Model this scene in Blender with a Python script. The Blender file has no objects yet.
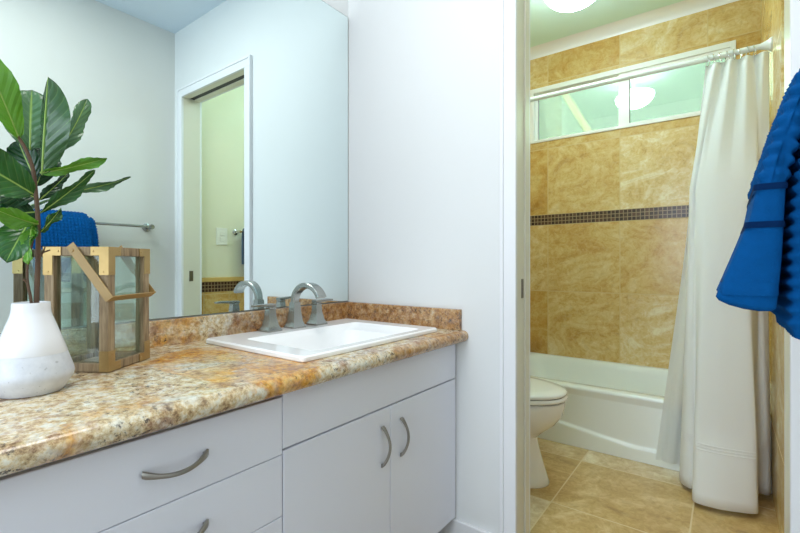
import bpy, bmesh, math, random
from mathutils import Vector, Matrix, noise as mnoise

random.seed(7)
PI = math.pi
sc = bpy.context.scene
COL = sc.collection

# ------------------------------------------------------------------ camera
cam = bpy.data.objects.new('Camera', bpy.data.cameras.new('Camera'))
COL.objects.link(cam)
cam.location = (1.29, -1.356, 0.995)
cam.rotation_euler = (PI / 2, 0, 0.643)
cam.data.sensor_width = 36
cam.data.lens = 36 * 436.07 / 800
cam.data.shift_y = -1.64 / 800
cam.data.clip_start = 0.02
sc.camera = cam

# ------------------------------------------------------------------ world and lights
W = bpy.data.worlds.new('World'); sc.world = W; W.use_nodes = True
W.node_tree.nodes['Background'].inputs[0].default_value = (0.74, 0.88, 1.0, 1)
W.node_tree.nodes['Background'].inputs[1].default_value = 1.0


def area(name, loc, rot, sx, sy, power, col):
    l = bpy.data.lights.new(name, 'AREA'); l.shape = 'RECTANGLE'
    l.size = sx; l.size_y = sy; l.energy = power; l.color = col
    o = bpy.data.objects.new(name, l); COL.objects.link(o)
    o.location = loc; o.rotation_euler = rot
    return o


# daylight through the big window in the rear wall, and the vanity room's ceiling lamp
area('DaylightRear', (0.72, -3.05, 1.45), (PI / 2, 0, 0), 1.25, 1.6, 27, (0.74, 0.87, 1.0))
area('CeilingLampVanity', (0.72, -0.95, 2.44), (0, 0, 0), 0.7, 0.7, 12.5, (1.0, 0.995, 0.965))
# daylight just outside the bathroom window
area('DaylightWindow', (0.72, 2.25, 2.3), (-PI / 2 + 0.35, 0, 0), 1.3, 0.7, 44, (0.80, 0.93, 1.0))
LAMP_E = 26.0

sc.view_settings.view_transform = 'Standard'
sc.view_settings.look = 'None'
sc.view_settings.gamma = 1
sc.view_settings.exposure = 0.22
sc.view_settings.use_curve_mapping = False
sc.cycles.max_bounces = 14
sc.cycles.diffuse_bounces = 6
sc.cycles.glossy_bounces = 8
sc.cycles.transmission_bounces = 10
sc.cycles.transparent_max_bounces = 24
sc.cycles.sample_clamp_indirect = 6
sc.cycles.caustics_reflective = False
sc.cycles.caustics_refractive = False


# ------------------------------------------------------------------ materials
def lin(c):
    return tuple(((x / 255) / 12.92 if x / 255 < 0.04045 else ((x / 255 + 0.055) / 1.055) ** 2.4) for x in c) + (1,)


class NT:
    """small node-tree helper"""

    def __init__(self, name):
        self.m = bpy.data.materials.new(name); self.m.use_nodes = True
        self.t = self.m.node_tree; self.n = self.t.nodes; self.l = self.t.links
        self.b = self.n['Principled BSDF']
        self.out = self.n['Material Output']

    def node(self, typ, **kw):
        x = self.n.new(typ)
        for k, v in kw.items(): setattr(x, k, v)
        return x

    def put(self, sock, v):
        if hasattr(v, 'node'): self.l.new(v, sock)
        elif v is not None: sock.default_value = v

    def math(self, op, a, b=None, c=None, clamp=False):
        x = self.node('ShaderNodeMath', operation=op, use_clamp=clamp)
        self.put(x.inputs[0], a)
        if b is not None: self.put(x.inputs[1], b)
        if c is not None: self.put(x.inputs[2], c)
        return x.outputs[0]

    def mix(self, f, a, b):
        x = self.node('ShaderNodeMix', data_type='RGBA')
        self.put(x.inputs[0], f); self.put(x.inputs[6], a); self.put(x.inputs[7], b)
        return x.outputs[2]

    def obj(self):
        return self.node('ShaderNodeTexCoord').outputs['Object']

    def noise(self, vec, scale, detail=4, rough=0.55, dist=0.0, out='Fac'):
        x = self.node('ShaderNodeTexNoise')
        self.put(x.inputs['Vector'], vec); x.inputs['Scale'].default_value = scale
        x.inputs['Detail'].default_value = detail; x.inputs['Roughness'].default_value = rough
        x.inputs['Distortion'].default_value = dist
        return x.outputs[out]

    def ramp(self, f, stops, interp='LINEAR'):
        x = self.node('ShaderNodeValToRGB'); r = x.color_ramp; r.interpolation = interp
        while len(r.elements) < len(stops): r.elements.new(0.5)
        for e, (p, c) in zip(r.elements, stops):
            e.position = p; e.color = c if len(c) == 4 else tuple(c) + (1,)
        self.put(x.inputs[0], f)
        return x.outputs[0]

    def map(self, vec, scale=(1, 1, 1), loc=(0, 0, 0), rot=(0, 0, 0)):
        x = self.node('ShaderNodeMapping'); self.put(x.inputs[0], vec)
        x.inputs[1].default_value = loc; x.inputs[2].default_value = rot; x.inputs[3].default_value = scale
        return x.outputs[0]

    def bump(self, h, strength=0.3, dist=0.01):
        x = self.node('ShaderNodeBump'); x.inputs['Strength'].default_value = strength
        x.inputs['Distance'].default_value = dist; self.put(x.inputs['Height'], h)
        self.l.new(x.outputs[0], self.b.inputs['Normal'])

    def set(self, col=None, rough=None, metal=None, **kw):
        if col is not None: self.put(self.b.inputs['Base Color'], col)
        if rough is not None: self.put(self.b.inputs['Roughness'], rough)
        if metal is not None: self.put(self.b.inputs['Metallic'], metal)
        for k, v in kw.items(): self.put(self.b.inputs[k], v)
        return self


def simple(name, rgb, rough=0.5, metal=0.0, var=0.0, scale=20, bump=0.0, bscale=80, **kw):
    m = NT(name); c = lin(rgb)
    if var:
        d = tuple(x * (1 - var) for x in c[:3]) + (1,)
        m.set(m.mix(m.noise(m.obj(), scale), d, c))
    else:
        m.set(c)
    m.set(None, rough, metal, **kw)
    if bump: m.bump(m.noise(m.obj(), bscale, 3), bump, 0.002)
    return m.m


M = {}
M['wall'] = simple('painted_wall', (229, 230, 229), 0.55, var=0.02, scale=3, bump=0.06, bscale=120)
M['wall_opp'] = simple('painted_wall_beige', (222, 221, 215), 0.6, var=0.02, scale=3, bump=0.06, bscale=120)
M['wall_bath'] = simple('bathroom_paint', (234, 231, 206), 0.55, var=0.02, scale=3, bump=0.05, bscale=120)
M['ceiling'] = simple('ceiling_paint', (215, 228, 238), 0.7, var=0.02, scale=2)
M['ceiling_bath'] = simple('bathroom_ceiling_paint', (214, 240, 228), 0.6, var=0.02, scale=2)
M['trim'] = simple('white_trim_paint', (236, 236, 238), 0.3, var=0.01, scale=4)
M['jamb'] = simple('cream_jamb_paint', (226, 222, 206), 0.35, var=0.02, scale=4)
M['cab'] = simple('cabinet_laminate', (230, 231, 241), 0.35, var=0.015, scale=3)
M['gap_shade'] = simple('cabinet_gap_shade', (42, 28, 20), 0.7)  # dark brown that paints the shade above the drawers
M['toe'] = simple('toe_kick', (70, 52, 38), 0.7)
M['nickel'] = simple('brushed_nickel', (164, 166, 162), 0.26, 1.0, var=0.06, scale=60)
M['chrome'] = simple('chrome', (205, 205, 205), 0.1, 1.0)
M['pull'] = simple('satin_pull_metal', (160, 156, 150), 0.3, 1.0, var=0.05, scale=60)
M['porcelain'] = simple('white_porcelain', (250, 250, 250), 0.08, var=0.005, scale=3)
M['tub'] = simple('tub_enamel', (238, 242, 240), 0.14, var=0.01, scale=3)
M['toilet'] = simple('toilet_china', (240, 238, 236), 0.1)
M['toilet_gap'] = simple('toilet_gap_grey', (90, 96, 92), 0.4)  # grey of the layers in the seat and lid gaps
M['brass'] = simple('antique_brass', (190, 160, 106), 0.42, 0.85, var=0.25, scale=35)
M['leather'] = simple('strap_brass', (172, 140, 84), 0.42, var=0.15, scale=30, bump=0.1)
M['window_frame'] = simple('white_vinyl', (240, 240, 236), 0.3)
M['rod'] = simple('rod_white', (226, 228, 226), 0.25, var=0.01)
M['plastic'] = simple('switch_plastic', (238, 236, 226), 0.35)
M['bark'] = simple('bark', (104, 78, 58), 0.8, var=0.5, scale=60, bump=0.5, bscale=140)
M['gasket'] = simple('dark_gasket', (60, 70, 66), 0.6)
M['strike'] = simple('strike_metal', (120, 116, 108), 0.35, 1.0)
M['stripe_blue'] = simple('towel_dark_stripe', (0, 34, 74), 0.9, **{'Specular IOR Level': 0.1})
M['blue'] = simple('blue_terry', (3, 82, 146), 0.95, var=0.3, scale=60, bump=0.6, bscale=900, **{'Specular IOR Level': 0.1})
M['navy_grey'] = simple('slate_towel', (84, 104, 122), 0.95, var=0.2, scale=90, bump=0.5, bscale=700)
M['soil'] = simple('dark_soil', (40, 34, 30), 0.95)
M['floor_wood'] = simple('brown_floor', (166, 152, 138), 0.4, var=0.3, scale=8)
M['brace'] = simple('outdoor_brace', (214, 218, 224), 0.5)
M['track'] = simple('dark_track', (50, 50, 52), 0.5)


def mk_weathered_wood():
    m = NT('weathered_wood'); v = m.obj()
    g = m.noise(m.map(v, (60, 60, 6)), 2.0, 6, 0.6)
    m.set(m.ramp(g, [(0.25, lin((92, 74, 54))), (0.5, lin((146, 124, 94))), (0.75, lin((184, 164, 132)))]), 0.7)
    m.bump(g, 0.3, 0.002)
    return m.m


M['wood'] = mk_weathered_wood()


def mk_concrete():
    m = NT('vase_concrete'); v = m.obj()
    g = m.noise(v, 40, 5, 0.6)
    sp = m.ramp(m.noise(v, 110, 2), [(0.28, (0, 0, 0)), (0.33, (1, 1, 1))])
    c = m.ramp(g, [(0.3, lin((196, 199, 206))), (0.7, lin((218, 220, 226)))])
    m.set(m.mix(sp, lin((176, 178, 184)), c), 0.5); m.bump(g, 0.1, 0.002)
    return m.m


M['concrete'] = mk_concrete()
M['glaze'] = simple('vase_glaze', (232, 232, 236), 0.18)


def mk_glass(name, tint, gl, rough=0.0, fr=0.8):
    m = NT(name)
    tr = m.node('ShaderNodeBsdfTransparent'); tr.inputs[0].default_value = tint
    g = m.node('ShaderNodeBsdfGlossy'); g.inputs['Roughness'].default_value = rough
    lw = m.node('ShaderNodeFresnel'); lw.inputs[0].default_value = 1.5
    mx = m.node('ShaderNodeMixShader')
    f = m.math('ADD', m.math('MULTIPLY', lw.outputs[0], fr), gl, clamp=True)
    m.l.new(f, mx.inputs[0]); m.l.new(tr.outputs[0], mx.inputs[1]); m.l.new(g.outputs[0], mx.inputs[2])
    m.l.new(mx.outputs[0], m.out.inputs[0])
    return m.m


M['glass'] = mk_glass('lantern_glass', (0.90, 0.96, 0.93, 1), 0.0, fr=0.45)
M['window_glass'] = mk_glass('window_glass', (0.74, 0.87, 0.70, 1), 0.12)


def mk_mirror():
    m = NT('mirror_silver'); m.set((0.82, 0.925, 0.925, 1), 0.0, 1.0)
    return m.m


M['mirror'] = mk_mirror()
M['mirror_edge'] = simple('mirror_edge', (96, 110, 108), 0.3, 0.4)


def mk_lamp():
    m = NT('lamp_glass'); m.set(lin((255, 250, 240)), 0.3)
    m.b.inputs['Emission Color'].default_value = (0.76, 0.92, 1.0, 1)
    m.b.inputs['Emission Strength'].default_value = LAMP_E
    return m.m


M['lamp'] = mk_lamp()


def mk_granite():
    m = NT('granite'); v = m.obj()
    w = m.node('ShaderNodeVectorMath', operation='ADD')
    d = m.node('ShaderNodeVectorMath', operation='SCALE'); d.inputs['Scale'].default_value = 0.10
    m.l.new(m.noise(v, 7, 3, out='Color'), d.inputs[0]); m.l.new(v, w.inputs[0]); m.l.new(d.outputs[0], w.inputs[1])
    vv = w.outputs[0]
    # broad fields of cream / grey / ochre
    sp = m.node('ShaderNodeSeparateXYZ'); m.l.new(v, sp.inputs[0])
    big = m.noise(m.map(vv, loc=(3.1, 1.7, 0.4)), 5.0, 6, 0.62, 0.4)
    fine = m.noise(v, 48, 10, 0.78)
    base = m.ramp(fine, [(0.36, lin((132, 104, 76))), (0.44, lin((196, 164, 118))), (0.51, lin((224, 204, 164))), (0.58, lin((228, 224, 210)))])
    ochre = m.ramp(m.noise(m.map(v, loc=(4, 4, 1)), 44, 9, 0.74), [(0.33, lin((120, 70, 30))), (0.43, lin((190, 122, 40))), (0.53, lin((220, 160, 62))), (0.66, lin((230, 196, 130)))])
    brown = m.ramp(m.noise(m.map(v, loc=(2, 5, 8)), 40, 9, 0.76), [(0.34, lin((84, 50, 28))), (0.44, lin((150, 94, 46))), (0.54, lin((192, 142, 84))), (0.66, lin((206, 190, 160)))])
    # the orange cloud left of the basin, warm stone in the upstands and along the basin's front

    def blob(cx, cy, cz, rx, ry, rz):
        q = m.map(v, (1 / rx, 1 / ry, 1 / rz), (-cx / rx, -cy / ry, -cz / rz))
        ln = m.node('ShaderNodeVectorMath', operation='LENGTH'); m.l.new(q, ln.inputs[0])
        return m.math('SUBTRACT', 1.0, ln.outputs['Value'], clamp=True)
    b1 = blob(0.35, -0.76, 0.77, 0.26, 0.16, 0.3)
    b3 = blob(0.46, -1.06, 0.77, 0.30, 0.26, 0.3)
    s = m.math('ADD', m.math('MULTIPLY', b1, 1.5), m.math('MULTIPLY', b3, -0.05))
    f = m.ramp(m.math('ADD', big, s), [(0.54, (0, 0, 0)), (0.63, (1, 1, 1))])
    c = m.mix(f, base, ochre)
    strk = m.ramp(m.noise(m.map(vv, (1, 2.0, 1), rot=(0, 0, 0.7), loc=(5, 3, 1)), 9, 6, 0.62), [(0.40, (0, 0, 0)), (0.60, (0.5, 0.5, 0.5))])
    c = m.mix(strk, c, m.ramp(fine, [(0.38, lin((176, 152, 118))), (0.48, lin((220, 206, 172))), (0.58, lin((232, 226, 208)))]))
    # grey-white cloud
    g2 = m.ramp(m.noise(m.map(vv, loc=(7, 2, 5)), 7, 6, 0.65), [(0.55, (0, 0, 0)), (0.66, (0.8, 0.8, 0.8))])
    c = m.mix(g2, c, m.ramp(fine, [(0.36, lin((150, 148, 142))), (0.5, lin((206, 206, 198))), (0.6, lin((228, 228, 222)))]))
    # mauve-brown mottling
    rust = m.ramp(m.noise(m.map(vv, loc=(1, 9, 2)), 15, 8, 0.72), [(0.52, (0, 0, 0)), (0.62, (0.75, 0.75, 0.75))])
    c = m.mix(rust, c, m.ramp(fine, [(0.38, lin((104, 74, 60))), (0.52, lin((166, 122, 96))), (0.64, lin((196, 160, 130)))]))
    # upstands and the bullnose beside the basin are cut from a browner stretch of the slab
    hi = m.math('GREATER_THAN', sp.outputs[2], 0.7668)
    nose = m.math('MULTIPLY', m.math('GREATER_THAN', sp.outputs[0], 0.545), 0.75)
    along = m.math('MULTIPLY', m.math('ADD', m.math('ADD', sp.outputs[1], 0.62), m.math('MULTIPLY', m.math('SUBTRACT', big, 0.5), 1.2)), 5.0, clamp=True)
    c = m.mix(m.math('MULTIPLY', m.math('MAXIMUM', hi, nose), m.math('MULTIPLY', along, 0.8)), c, brown)
    # dark mineral flecks
    fl = m.ramp(m.noise(v, 85, 6, 0.75), [(0.55, (0, 0, 0)), (0.61, (0.9, 0.9, 0.9))])
    flz = m.ramp(m.noise(v, 11, 4, 0.6), [(0.44, (0, 0, 0)), (0.58, (1, 1, 1))])
    c = m.mix(m.math('MULTIPLY', fl, flz), c, lin((70, 62, 62)))
    gr = m.ramp(m.noise(v, 120, 2, 0.5), [(0.35, (0.78, 0.76, 0.74)), (0.6, (1, 1, 1))])
    mul = m.node('ShaderNodeMix', data_type='RGBA', blend_type='MULTIPLY'); mul.inputs[0].default_value = 1
    m.l.new(c, mul.inputs[6]); m.l.new(gr, mul.inputs[7])
    m.set(mul.outputs[2], 0.16)
    return m.m


M['granite'] = mk_granite()


def mk_tile(name, ax, floor=False, u0=0.227, v0=0.0, size=0.485, warm=True):
    """travertine tiles: ax = the two object axes used as u and v"""
    m = NT(name); v = m.obj()
    sp = m.node('ShaderNodeSeparateXYZ'); m.l.new(v, sp.inputs[0])
    U, V = sp.outputs[ax[0]], sp.outputs[ax[1]]
    if not floor:   # rows restart above the mosaic band
        up = m.math('GREATER_THAN', V, 1.33)
        V = m.math('SUBTRACT', V, m.math('ADD', m.math('MULTIPLY', up, 1.368 - 0.312), 0.312))
    else:
        V = m.math('SUBTRACT', V, v0)
    su = m.math('DIVIDE', m.math('SUBTRACT', U, u0), size); sv = m.math('DIVIDE', V, 0.49 if not floor else size)
    iu, iv = m.math('FLOOR', su), m.math('FLOOR', sv)
    fu, fv = m.math('FRACT', su), m.math('FRACT', sv)
    g = 0.006
    eu = m.math('MINIMUM', fu, m.math('SUBTRACT', 1.0, fu)); ev = m.math('MINIMUM', fv, m.math('SUBTRACT', 1.0, fv))
    edge = m.math('LESS_THAN', m.math('MINIMUM', eu, ev), g)
    cid = m.node('ShaderNodeCombineXYZ'); m.l.new(iu, cid.inputs[0]); m.l.new(iv, cid.inputs[1])
    cid.inputs[2].default_value = 11.3 if not floor else 4.4
    wn = m.node('ShaderNodeTexWhiteNoise'); m.l.new(cid.outputs[0], wn.inputs['Vector'])
    off = m.node('ShaderNodeVectorMath', operation='SCALE'); off.inputs['Scale'].default_value = 9
    m.l.new(wn.outputs['Color'], off.inputs[0])
    ad = m.node('ShaderNodeVectorMath', operation='ADD'); m.l.new(v, ad.inputs[0]); m.l.new(off.outputs[0], ad.inputs[1])
    vv = ad.outputs[0]
    st = m.noise(m.map(vv, (1, 1, 1.6), rot=(0.3, 0.4, 0.2)), 3.6, 9, 0.66, 1.8)
    fine = m.noise(vv, 30, 8, 0.74, 1.0)
    if warm:
        a = m.ramp(st, [(0.30, lin((176, 136, 72))), (0.42, lin((206, 170, 104))), (0.52, lin((216, 188, 128))), (0.64, lin((232, 218, 178)))])
        b = m.ramp(fine, [(0.36, lin((160, 118, 60))), (0.46, lin((208, 174, 110))), (0.58, lin((236, 224, 188)))])
        grout = lin((206, 178, 124))
    else:
        a = m.ramp(st, [(0.30, lin((166, 138, 100))), (0.42, lin((200, 174, 132))), (0.52, lin((212, 190, 150))), (0.64, lin((238, 228, 206)))])
        b = m.ramp(fine, [(0.36, lin((156, 126, 88))), (0.48, lin((206, 180, 138))), (0.60, lin((242, 232, 210)))])
        grout = lin((222, 204, 168))
    c = m.mix(0.28, a, b)
    tone = m.ramp(wn.outputs['Value'], [(0.0, (0.84, 0.70, 0.44)), (0.5, (0.97, 0.92, 0.82)), (1.0, (1.10, 1.16, 1.36))])
    mul = m.node('ShaderNodeMix', data_type='RGBA', blend_type='MULTIPLY'); mul.inputs[0].default_value = 1
    m.l.new(c, mul.inputs[6]); m.l.new(tone, mul.inputs[7])
    m.set(m.mix(edge, mul.outputs[2], grout), m.math('ADD', m.math('MULTIPLY', edge, 0.4), 0.22 if not floor else 0.3))
    h = m.math('SUBTRACT', m.math('MULTIPLY', fine, 0.25), edge)
    m.bump(h, 0.25, 0.002)
    return m.m


M['tile_far'] = mk_tile('travertine_wall', (0, 2))
M['tile_side'] = mk_tile('travertine_side_wall', (1, 2), u0=0.15)
M['tile_floor'] = mk_tile('travertine_floor', (0, 1), floor=True, u0=0.70, v0=0.49, size=0.48, warm=False)


def mk_mosaic(name, ax, v0, size):
    m = NT(name); v = m.obj()
    sp = m.node('ShaderNodeSeparateXYZ'); m.l.new(v, sp.inputs[0])
    su = m.math('DIVIDE', sp.outputs[ax[0]], size); sv = m.math('DIVIDE', m.math('SUBTRACT', sp.outputs[ax[1]], v0), size)
    fu, fv = m.math('FRACT', su), m.math('FRACT', sv)
    eu = m.math('MINIMUM', fu, m.math('SUBTRACT', 1.0, fu)); ev = m.math('MINIMUM', fv, m.math('SUBTRACT', 1.0, fv))
    edge = m.math('LESS_THAN', m.math('MINIMUM', eu, ev), 0.09)
    cid = m.node('ShaderNodeCombineXYZ'); m.l.new(m.math('FLOOR', su), cid.inputs[0]); m.l.new(m.math('FLOOR', sv), cid.inputs[1])
    wn = m.node('ShaderNodeTexWhiteNoise'); m.l.new(cid.outputs[0], wn.inputs['Vector'])
    c = m.ramp(wn.outputs['Value'], [(0, lin((52, 34, 26))), (0.6, lin((74, 50, 36))), (1, lin((98, 66, 46)))])
    m.set(m.mix(edge, c, lin((158, 132, 100))), 0.25)
    return m.m


M['mosaic_far'] = mk_mosaic('mosaic_far', (0, 2), 1.292, 0.0253)
M['mosaic_side'] = mk_mosaic('mosaic_side', (1, 2), 0.815, 0.0225)
M['tile_cap'] = simple('tile_cap', (222, 186, 110), 0.3, var=0.15, scale=30)


def mk_fabric(name, rgb, trans):
    m = NT(name); v = m.obj()
    w = m.noise(m.map(v, (1, 1, 1)), 260, 2)
    m.set(lin(rgb), 0.85, **{'Sheen Weight': 0.1}); m.bump(w, 0.08, 0.001)
    t = m.node('ShaderNodeBsdfTranslucent'); t.inputs[0].default_value = lin(rgb)
    mx = m.node('ShaderNodeMixShader'); mx.inputs[0].default_value = trans
    m.l.new(m.b.outputs[0], mx.inputs[1]); m.l.new(t.outputs[0], mx.inputs[2]); m.l.new(mx.outputs[0], m.out.inputs[0])
    return m.m


M['curtain'] = mk_fabric('curtain_cotton', (240, 240, 240), 0.22)
M['liner'] = mk_fabric('curtain_liner', (238, 240, 240), 0.4)


def mk_leaf(name, dark, light, under):
    """veined leaf: u runs along the midrib, v across"""
    m = NT(name)
    uv = m.node('ShaderNodeTexCoord').outputs['UV']
    sp = m.node('ShaderNodeSeparateXYZ'); m.l.new(uv, sp.inputs[0])
    U, V = sp.outputs[0], sp.outputs[1]
    av = m.math('ABSOLUTE', m.math('SUBTRACT', V, 0.5))
    k = m.math('FRACT', m.math('SUBTRACT', m.math('MULTIPLY', U, 8.0), m.math('MULTIPLY', av, 4.5)))
    d = m.math('ABSOLUTE', m.math('SUBTRACT', k, 0.5))
    vein = m.ramp(d, [(0.0, (1, 1, 1)), (0.09, (0, 0, 0))])
    mid = m.ramp(av, [(0.0, (1, 1, 1)), (0.035, (0, 0, 0))])
    n = m.noise(m.obj(), 22, 4)
    c = m.mix(n, lin(dark), lin(light))
    f = m.math('ADD', m.math('MULTIPLY', vein, 0.16), m.math('MULTIPLY', mid, 0.85), clamp=True)
    c = m.mix(f, c, lin((150, 186, 92)))
    geo = m.node('ShaderNodeNewGeometry')
    cu = m.mix(m.math('MULTIPLY', f, 0.6), lin(under), lin((176, 200, 140)))
    c = m.mix(geo.outputs['Backfacing'], c, cu)
    m.set(c, 0.24, **{'Specular IOR Level': 0.55})
    m.bump(m.math('SUBTRACT', m.math('MULTIPLY', d, 1.2), m.math('MULTIPLY', mid, 0.6)), 0.35, 0.004)
    t = m.node('ShaderNodeBsdfTranslucent'); m.l.new(c, t.inputs[0])
    mx = m.node('ShaderNodeMixShader'); mx.inputs[0].default_value = 0.22
    m.l.new(m.b.outputs[0], mx.inputs[1]); m.l.new(t.outputs[0], mx.inputs[2]); m.l.new(mx.outputs[0], m.out.inputs[0])
    return m.m


M['leaf'] = mk_leaf('fig_leaf', (24, 74, 30), (58, 116, 44), (116, 150, 104))
M['leaf_light'] = mk_leaf('fig_leaf_young', (66, 132, 34), (120, 176, 52), (150, 186, 100))
M['leaf_dark'] = mk_leaf('fig_leaf_old', (14, 52, 30), (30, 82, 40), (92, 128, 92))
M['leaf_dull'] = mk_leaf('fig_leaf_dull', (40, 78, 42), (70, 108, 62), (104, 136, 98))
M['leaf_grey'] = mk_leaf('fig_leaf_sheen', (62, 104, 66), (96, 138, 92), (136, 166, 130))


# ------------------------------------------------------------------ mesh helpers
class MB:
    def __init__(self):
        self.bm = bmesh.new()

    def box(self, x0, x1, y0, y1, z0, z1, bevel=0.0, seg=2):
        vs = [self.bm.verts.new((x, y, z)) for x in (x0, x1) for y in (y0, y1) for z in (z0, z1)]
        fs = [(0, 1, 3, 2), (4, 6, 7, 5), (0, 4, 5, 1), (2, 3, 7, 6), (0, 2, 6, 4), (1, 5, 7, 3)]
        F = [self.bm.faces.new([vs[i] for i in f]) for f in fs]
        if bevel:
            es = list({e for f in F for e in f.edges})
            bmesh.ops.bevel(self.bm, geom=es, offset=bevel, segments=seg, affect='EDGES', profile=0.5)
        return self

    def loft(self, rings, close_ring=True, cap=True):
        """rings: list of lists of points, all the same length"""
        R = [[self.bm.verts.new(p) for p in r] for r in rings]
        n = len(R[0])
        for a, b in zip(R, R[1:]):
            for i in range(n if close_ring else n - 1):
                j = (i + 1) % n
                self.bm.faces.new((a[i], a[j], b[j], b[i]))
        if cap and close_ring:
            self.bm.faces.new(R[0][::-1]); self.bm.faces.new(R[-1])
        return self

    def tube(self, pts, rad, n=10, cap=True):
        pts = [Vector(p) for p in pts]
        if not isinstance(rad, (list, tuple)): rad = [rad] * len(pts)
        rings = []; up = None
        for i, p in enumerate(pts):
            t = (pts[min(i + 1, len(pts) - 1)] - pts[max(i - 1, 0)]).normalized()
            if up is None:
                up = t.orthogonal().normalized()
            up = (up - t * up.dot(t)).normalized(); s = t.cross(up)
            rings.append([p + (up * math.cos(a) + s * math.sin(a)) * rad[i] for a in [2 * PI * k / n for k in range(n)]])
        return self.loft(rings, True, cap)

    def ribbon(self, pts, wid, thick, side):
        """rectangular bar along pts; side = width direction, wid/thick scalars or lists"""
        pts = [Vector(p) for p in pts]; side = Vector(side).normalized(); k = len(pts)
        if not isinstance(wid, (list, tuple)): wid = [wid] * k
        if not isinstance(thick, (list, tuple)): thick = [thick] * k
        rings = []
        for i, p in enumerate(pts):
            t = (pts[min(i + 1, k - 1)] - pts[max(i - 1, 0)]).normalized()
            nrm = t.cross(side).normalized(); w, h = wid[i] / 2, thick[i] / 2; c = min(w, h) * 0.35
            prof = [(-w + c, -h), (w - c, -h), (w, -h + c), (w, h - c), (w - c, h), (-w + c, h), (-w, h - c), (-w, -h + c)]
            rings.append([p + side * a + nrm * b for a, b in prof])
        return self.loft(rings)

    def lathe(self, prof, c=(0, 0, 0), n=40, axis='Z', cap=True):
        rings = []
        for r, h in prof:
            ring = []
            for k in range(n):
                a = 2 * PI * k / n; u, w = r * math.cos(a), r * math.sin(a)
                p = {'Z': (u, w, h), 'X': (h, u, w), 'Y': (w, h, u)}[axis]
                ring.append((p[0] + c[0], p[1] + c[1], p[2] + c[2]))
            rings.append(ring)
        return self.loft(rings, True, cap)

    def prism(self, poly, h0, h1, axis='Z'):
        f = {'Z': lambda a, b, h: (a, b, h), 'Y': lambda a, b, h: (a, h, b), 'X': lambda a, b, h: (h, a, b)}[axis]
        return self.loft([[f(a, b, h0) for a, b in poly], [f(a, b, h1) for a, b in poly]])

    def build(self, name, mat, parent=None, smooth=False, angle=40, loc=None, recalc=True):
        bm = self.bm
        if recalc: bmesh.ops.recalc_face_normals(bm, faces=bm.faces)
        me = bpy.data.meshes.new(name); bm.to_mesh(me); bm.free()
        me.materials.append(M[mat] if isinstance(mat, str) else mat)
        if smooth:
            for p in me.polygons: p.use_smooth = True
            if angle: me.set_sharp_from_angle(angle=math.radians(angle))
        o = bpy.data.objects.new(name, me); COL.objects.link(o)
        if parent: o.parent = parent
        return o


def tag(o, label=None, cat=None, group=None, kind=None):
    if label: o['label'] = label
    if cat: o['category'] = cat
    if group: o['group'] = group
    if kind: o['kind'] = kind
    return o


def empty(name, loc=(0, 0, 0), rz=0):
    o = bpy.data.objects.new(name, None); COL.objects.link(o); o.empty_display_size = 0.05
    o.location = loc; o.rotation_euler = (0, 0, rz)
    return o


def struct(o): o['kind'] = 'structure'; return o


def keep_world(o, parent):
    """parent a mesh written in world coordinates to a moved Empty (translation only)"""
    o.parent = parent; o.location = -parent.location
    return o


def bez(pts, n=16):
    """Catmull-Rom through pts"""
    P = [Vector(p) for p in pts]; P = [2 * P[0] - P[1]] + P + [2 * P[-1] - P[-2]]; out = []
    for i in range(1, len(P) - 2):
        for k in range(n):
            t = k / n; a, b, c, d = P[i - 1:i + 3]
            out.append(0.5 * ((2 * b) + (c - a) * t + (2 * a - 5 * b + 4 * c - d) * t * t + (3 * b - a - 3 * c + d) * t ** 3))
    out.append(P[-2]); return out


def rrect(x0, x1, y0, y1, r, n=6):
    pts = []
    for cx, cy, a0 in ((x1 - r, y1 - r, 0), (x0 + r, y1 - r, PI / 2), (x0 + r, y0 + r, PI), (x1 - r, y0 + r, 1.5 * PI)):
        for k in range(n + 1):
            a = a0 + PI / 2 * k / n; pts.append((cx + r * math.cos(a), cy + r * math.sin(a)))
    return pts


# ================================================================== SETTING
X1, X2, T, HD = 0.749, 1.407, 0.100, 2.03       # door opening in the dividing wall
XR, XB, YT, ZC = 1.522, 1.455, 1.896, 2.46      # right walls, tub wall, ceiling
ZB = 2.60                                       # bathroom ceiling
struct(MB().box(-0.1, 1.65, -3.2, 0.05, -0.05, 0).build('floor', 'floor_wood'))
struct(MB().box(-0.1, 1.65, 0.05, 2.0, -0.05, 0).build('floor_bathroom', 'tile_floor'))
struct(MB().box(-0.1, 1.65, -3.2, 0.05, ZC, ZC + 0.08).build('ceiling', 'ceiling'))
struct(MB().box(-0.1, 1.65, 0.05, 2.0, ZB, ZB + 0.08).build('ceiling_bathroom', 'ceiling_bath'))
struct(MB().box(-0.1, 0, -3.2, 0, 0, ZC).build('wall_left', 'wall'))
struct(MB().box(XR, 1.65, -3.2, 0, 0, ZC).build('wall_right', 'wall_opp'))
# wall_rear behind the camera with a wide daylight window
wr = MB()
wr.box(0, XR, -3.2, -3.1, 0, 0.6).box(0, XR, -3.2, -3.1, 2.3, ZC).box(0, 0.08, -3.2, -3.1, 0.6, 2.3).box(1.36, XR, -3.2, -3.1, 0.6, 2.3)
struct(wr.build('wall_rear', 'wall'))
# dividing wall with the doorway; the wall left of the opening is hollow (pocket)
wf = MB()
wf.box(0, 0.05, 0, T, 0, ZB).box(0.05, X1 - 0.012, 0, 0.028, 0, ZB).box(0.05, X1 - 0.012, T - 0.028, T, 0, ZB)
wf.box(X2 + 0.012, 1.65, 0, T, 0, ZB).box(X1 - 0.012, X2 + 0.012, 0, T, HD + 0.012, ZB).box(-0.1, 0, 0, T, 0, ZB)
wall_front = struct(wf.build('wall_front', 'wall'))
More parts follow.
